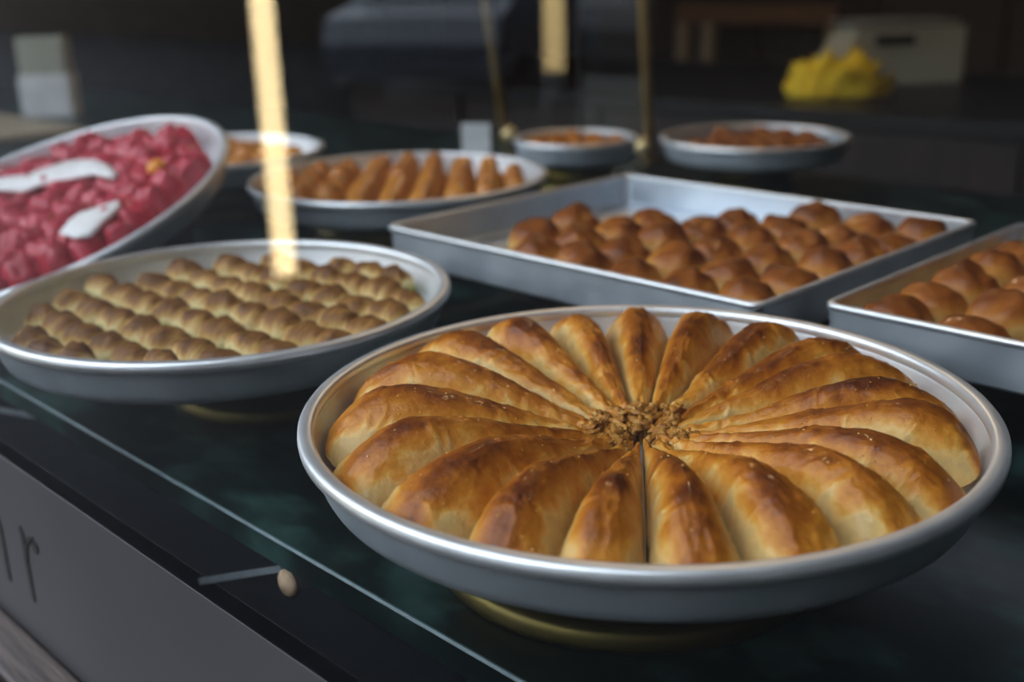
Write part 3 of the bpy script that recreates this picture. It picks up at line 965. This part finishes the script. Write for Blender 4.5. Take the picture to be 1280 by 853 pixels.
# bench against the back wall
a = aty(850, 20, 5.2); b = aty(1050, 20, 5.2)
t = thing('wooden_bench', 'brown wooden bench with a high back rail along the back wall', 'bench', ((a.x + b.x) / 2, 5.2, 0))
hw = (b.x - a.x) / 2
mesh('top_rail', *box(-hw, hw, -0.03, 0.03, 0.97, 1.07, 0.008), M['wood'], t, False)
mesh('seat', *box(-hw, hw, -0.42, 0.02, 0.42, 0.46, 0.008), M['wood'], t, False)
for x in (-hw + 0.03, -hw + 0.2, hw - 0.03):
    mesh('post', *box(x - 0.03, x + 0.03, -0.025, 0.025, 0.46, 0.97), M['paleboard'], t, False)
for x in (-hw + 0.05, hw - 0.05):
    for y in (-0.38, -0.02):
        mesh('leg', *box(x - 0.03, x + 0.03, y - 0.03, y + 0.03, 0, 0.42), M['wood'], t, False)

# ------------------------------------------------------------------ street side, seen mirrored in the pane


def mirrored(px, py):             # a point of the ground outside whose reflection falls on this pixel
    v = at(px, py, 0.0)
    return Vector((v.x, 2 * (GY + 0.003) - v.y, 0.0))


def glowing_pole(px, py, r, mat, label, base=0.012):  # street pole that glows in place of sunlight falling on it
    v = at(px, py, base)
    q = Vector((v.x, 2 * (GY + 0.003) - v.y, 0.0))
    t = thing('glowing_pole', label, 'pole', q)
    mesh('tube', *tube([(0, 0, base), (0, 0, 1.5), (0, 0, 3.0)], r, 20), M[mat], t)
    mesh('foot', *lathe([(0, 0), (r * 1.1, 0), (r * 1.1, base - 0.002), (r, base), (0, base)], 24), M['black'], t)


glowing_pole(357, 342, 0.046, 'glow', 'slim pale street pole, its sunlight put in as glow, near the window')
glowing_pole(693, 88, 0.062, 'glow2', 'amber street pole on a tall black plinth, its sunlight put in as glow', 0.68)

q = mirrored(602, 118)
car = thing('car', 'blue-grey car parked in the street outside the window', 'car', q, math.radians(62))
side = [(-2.0, 0.35), (-2.02, 0.62), (-1.85, 0.82), (-1.45, 0.90), (-0.95, 1.36), (-0.5, 1.47), (0.55, 1.46), (1.05, 1.30), (1.5, 0.98), (1.95, 0.90), (2.05, 0.66), (2.02, 0.35)]
V, Fc = [], []
n = len(side)
for yy, k in ((-0.86, 0), (-0.80, 1), (0.80, 1), (0.86, 0)):
    for x, z in side:
        tuck = 0.16 * max(0, z - 0.9) / 0.5
        V.append((x, math.copysign(abs(yy) - tuck, yy), z if k else min(z, 1.44)))
for s in range(3):
    for i in range(n):
        j = (i + 1) % n
        Fc.append((s * n + i, s * n + j, (s + 1) * n + j, (s + 1) * n + i))
Fc += [tuple(range(n)), tuple(range(4 * n - 1, 3 * n - 1, -1))]
mesh('car_body', V, Fc, M['carpaint'], car, False)
for pts in (((-1.42, 0.94), (-0.97, 1.33)), ((1.42, 1.03), (1.06, 1.28))):
    (xa, za), (xb, zb) = pts
    sgn = -1 if xa < 0 else 1
    mesh('windscreen', [(xa + sgn * 0.02, -0.70, za), (xa + sgn * 0.02, 0.70, za), (xb + sgn * 0.02, 0.62, zb), (xb + sgn * 0.02, -0.62, zb),
                        (xa - sgn * 0.05, -0.70, za - 0.02), (xa - sgn * 0.05, 0.70, za - 0.02), (xb - sgn * 0.05, 0.62, zb - 0.02), (xb - sgn * 0.05, -0.62, zb - 0.02)],
         [(0, 1, 2, 3), (7, 6, 5, 4), (0, 4, 5, 1), (1, 5, 6, 2), (2, 6, 7, 3), (3, 7, 4, 0)], M['carglass'], car, False)
for x in (-1.25, 1.28):
    for y in (-0.78, 0.78):
        wv, wf = lathe([(0, -0.1), (0.2, -0.1), (0.31, -0.09), (0.33, -0.05), (0.33, 0.05), (0.31, 0.09), (0.2, 0.1), (0, 0.1)], 28)
        wo = mesh('wheel', wv, wf, M['black'], car)
        wo.location = (x, y, 0.33); wo.rotation_euler = (math.pi / 2, 0, 0)
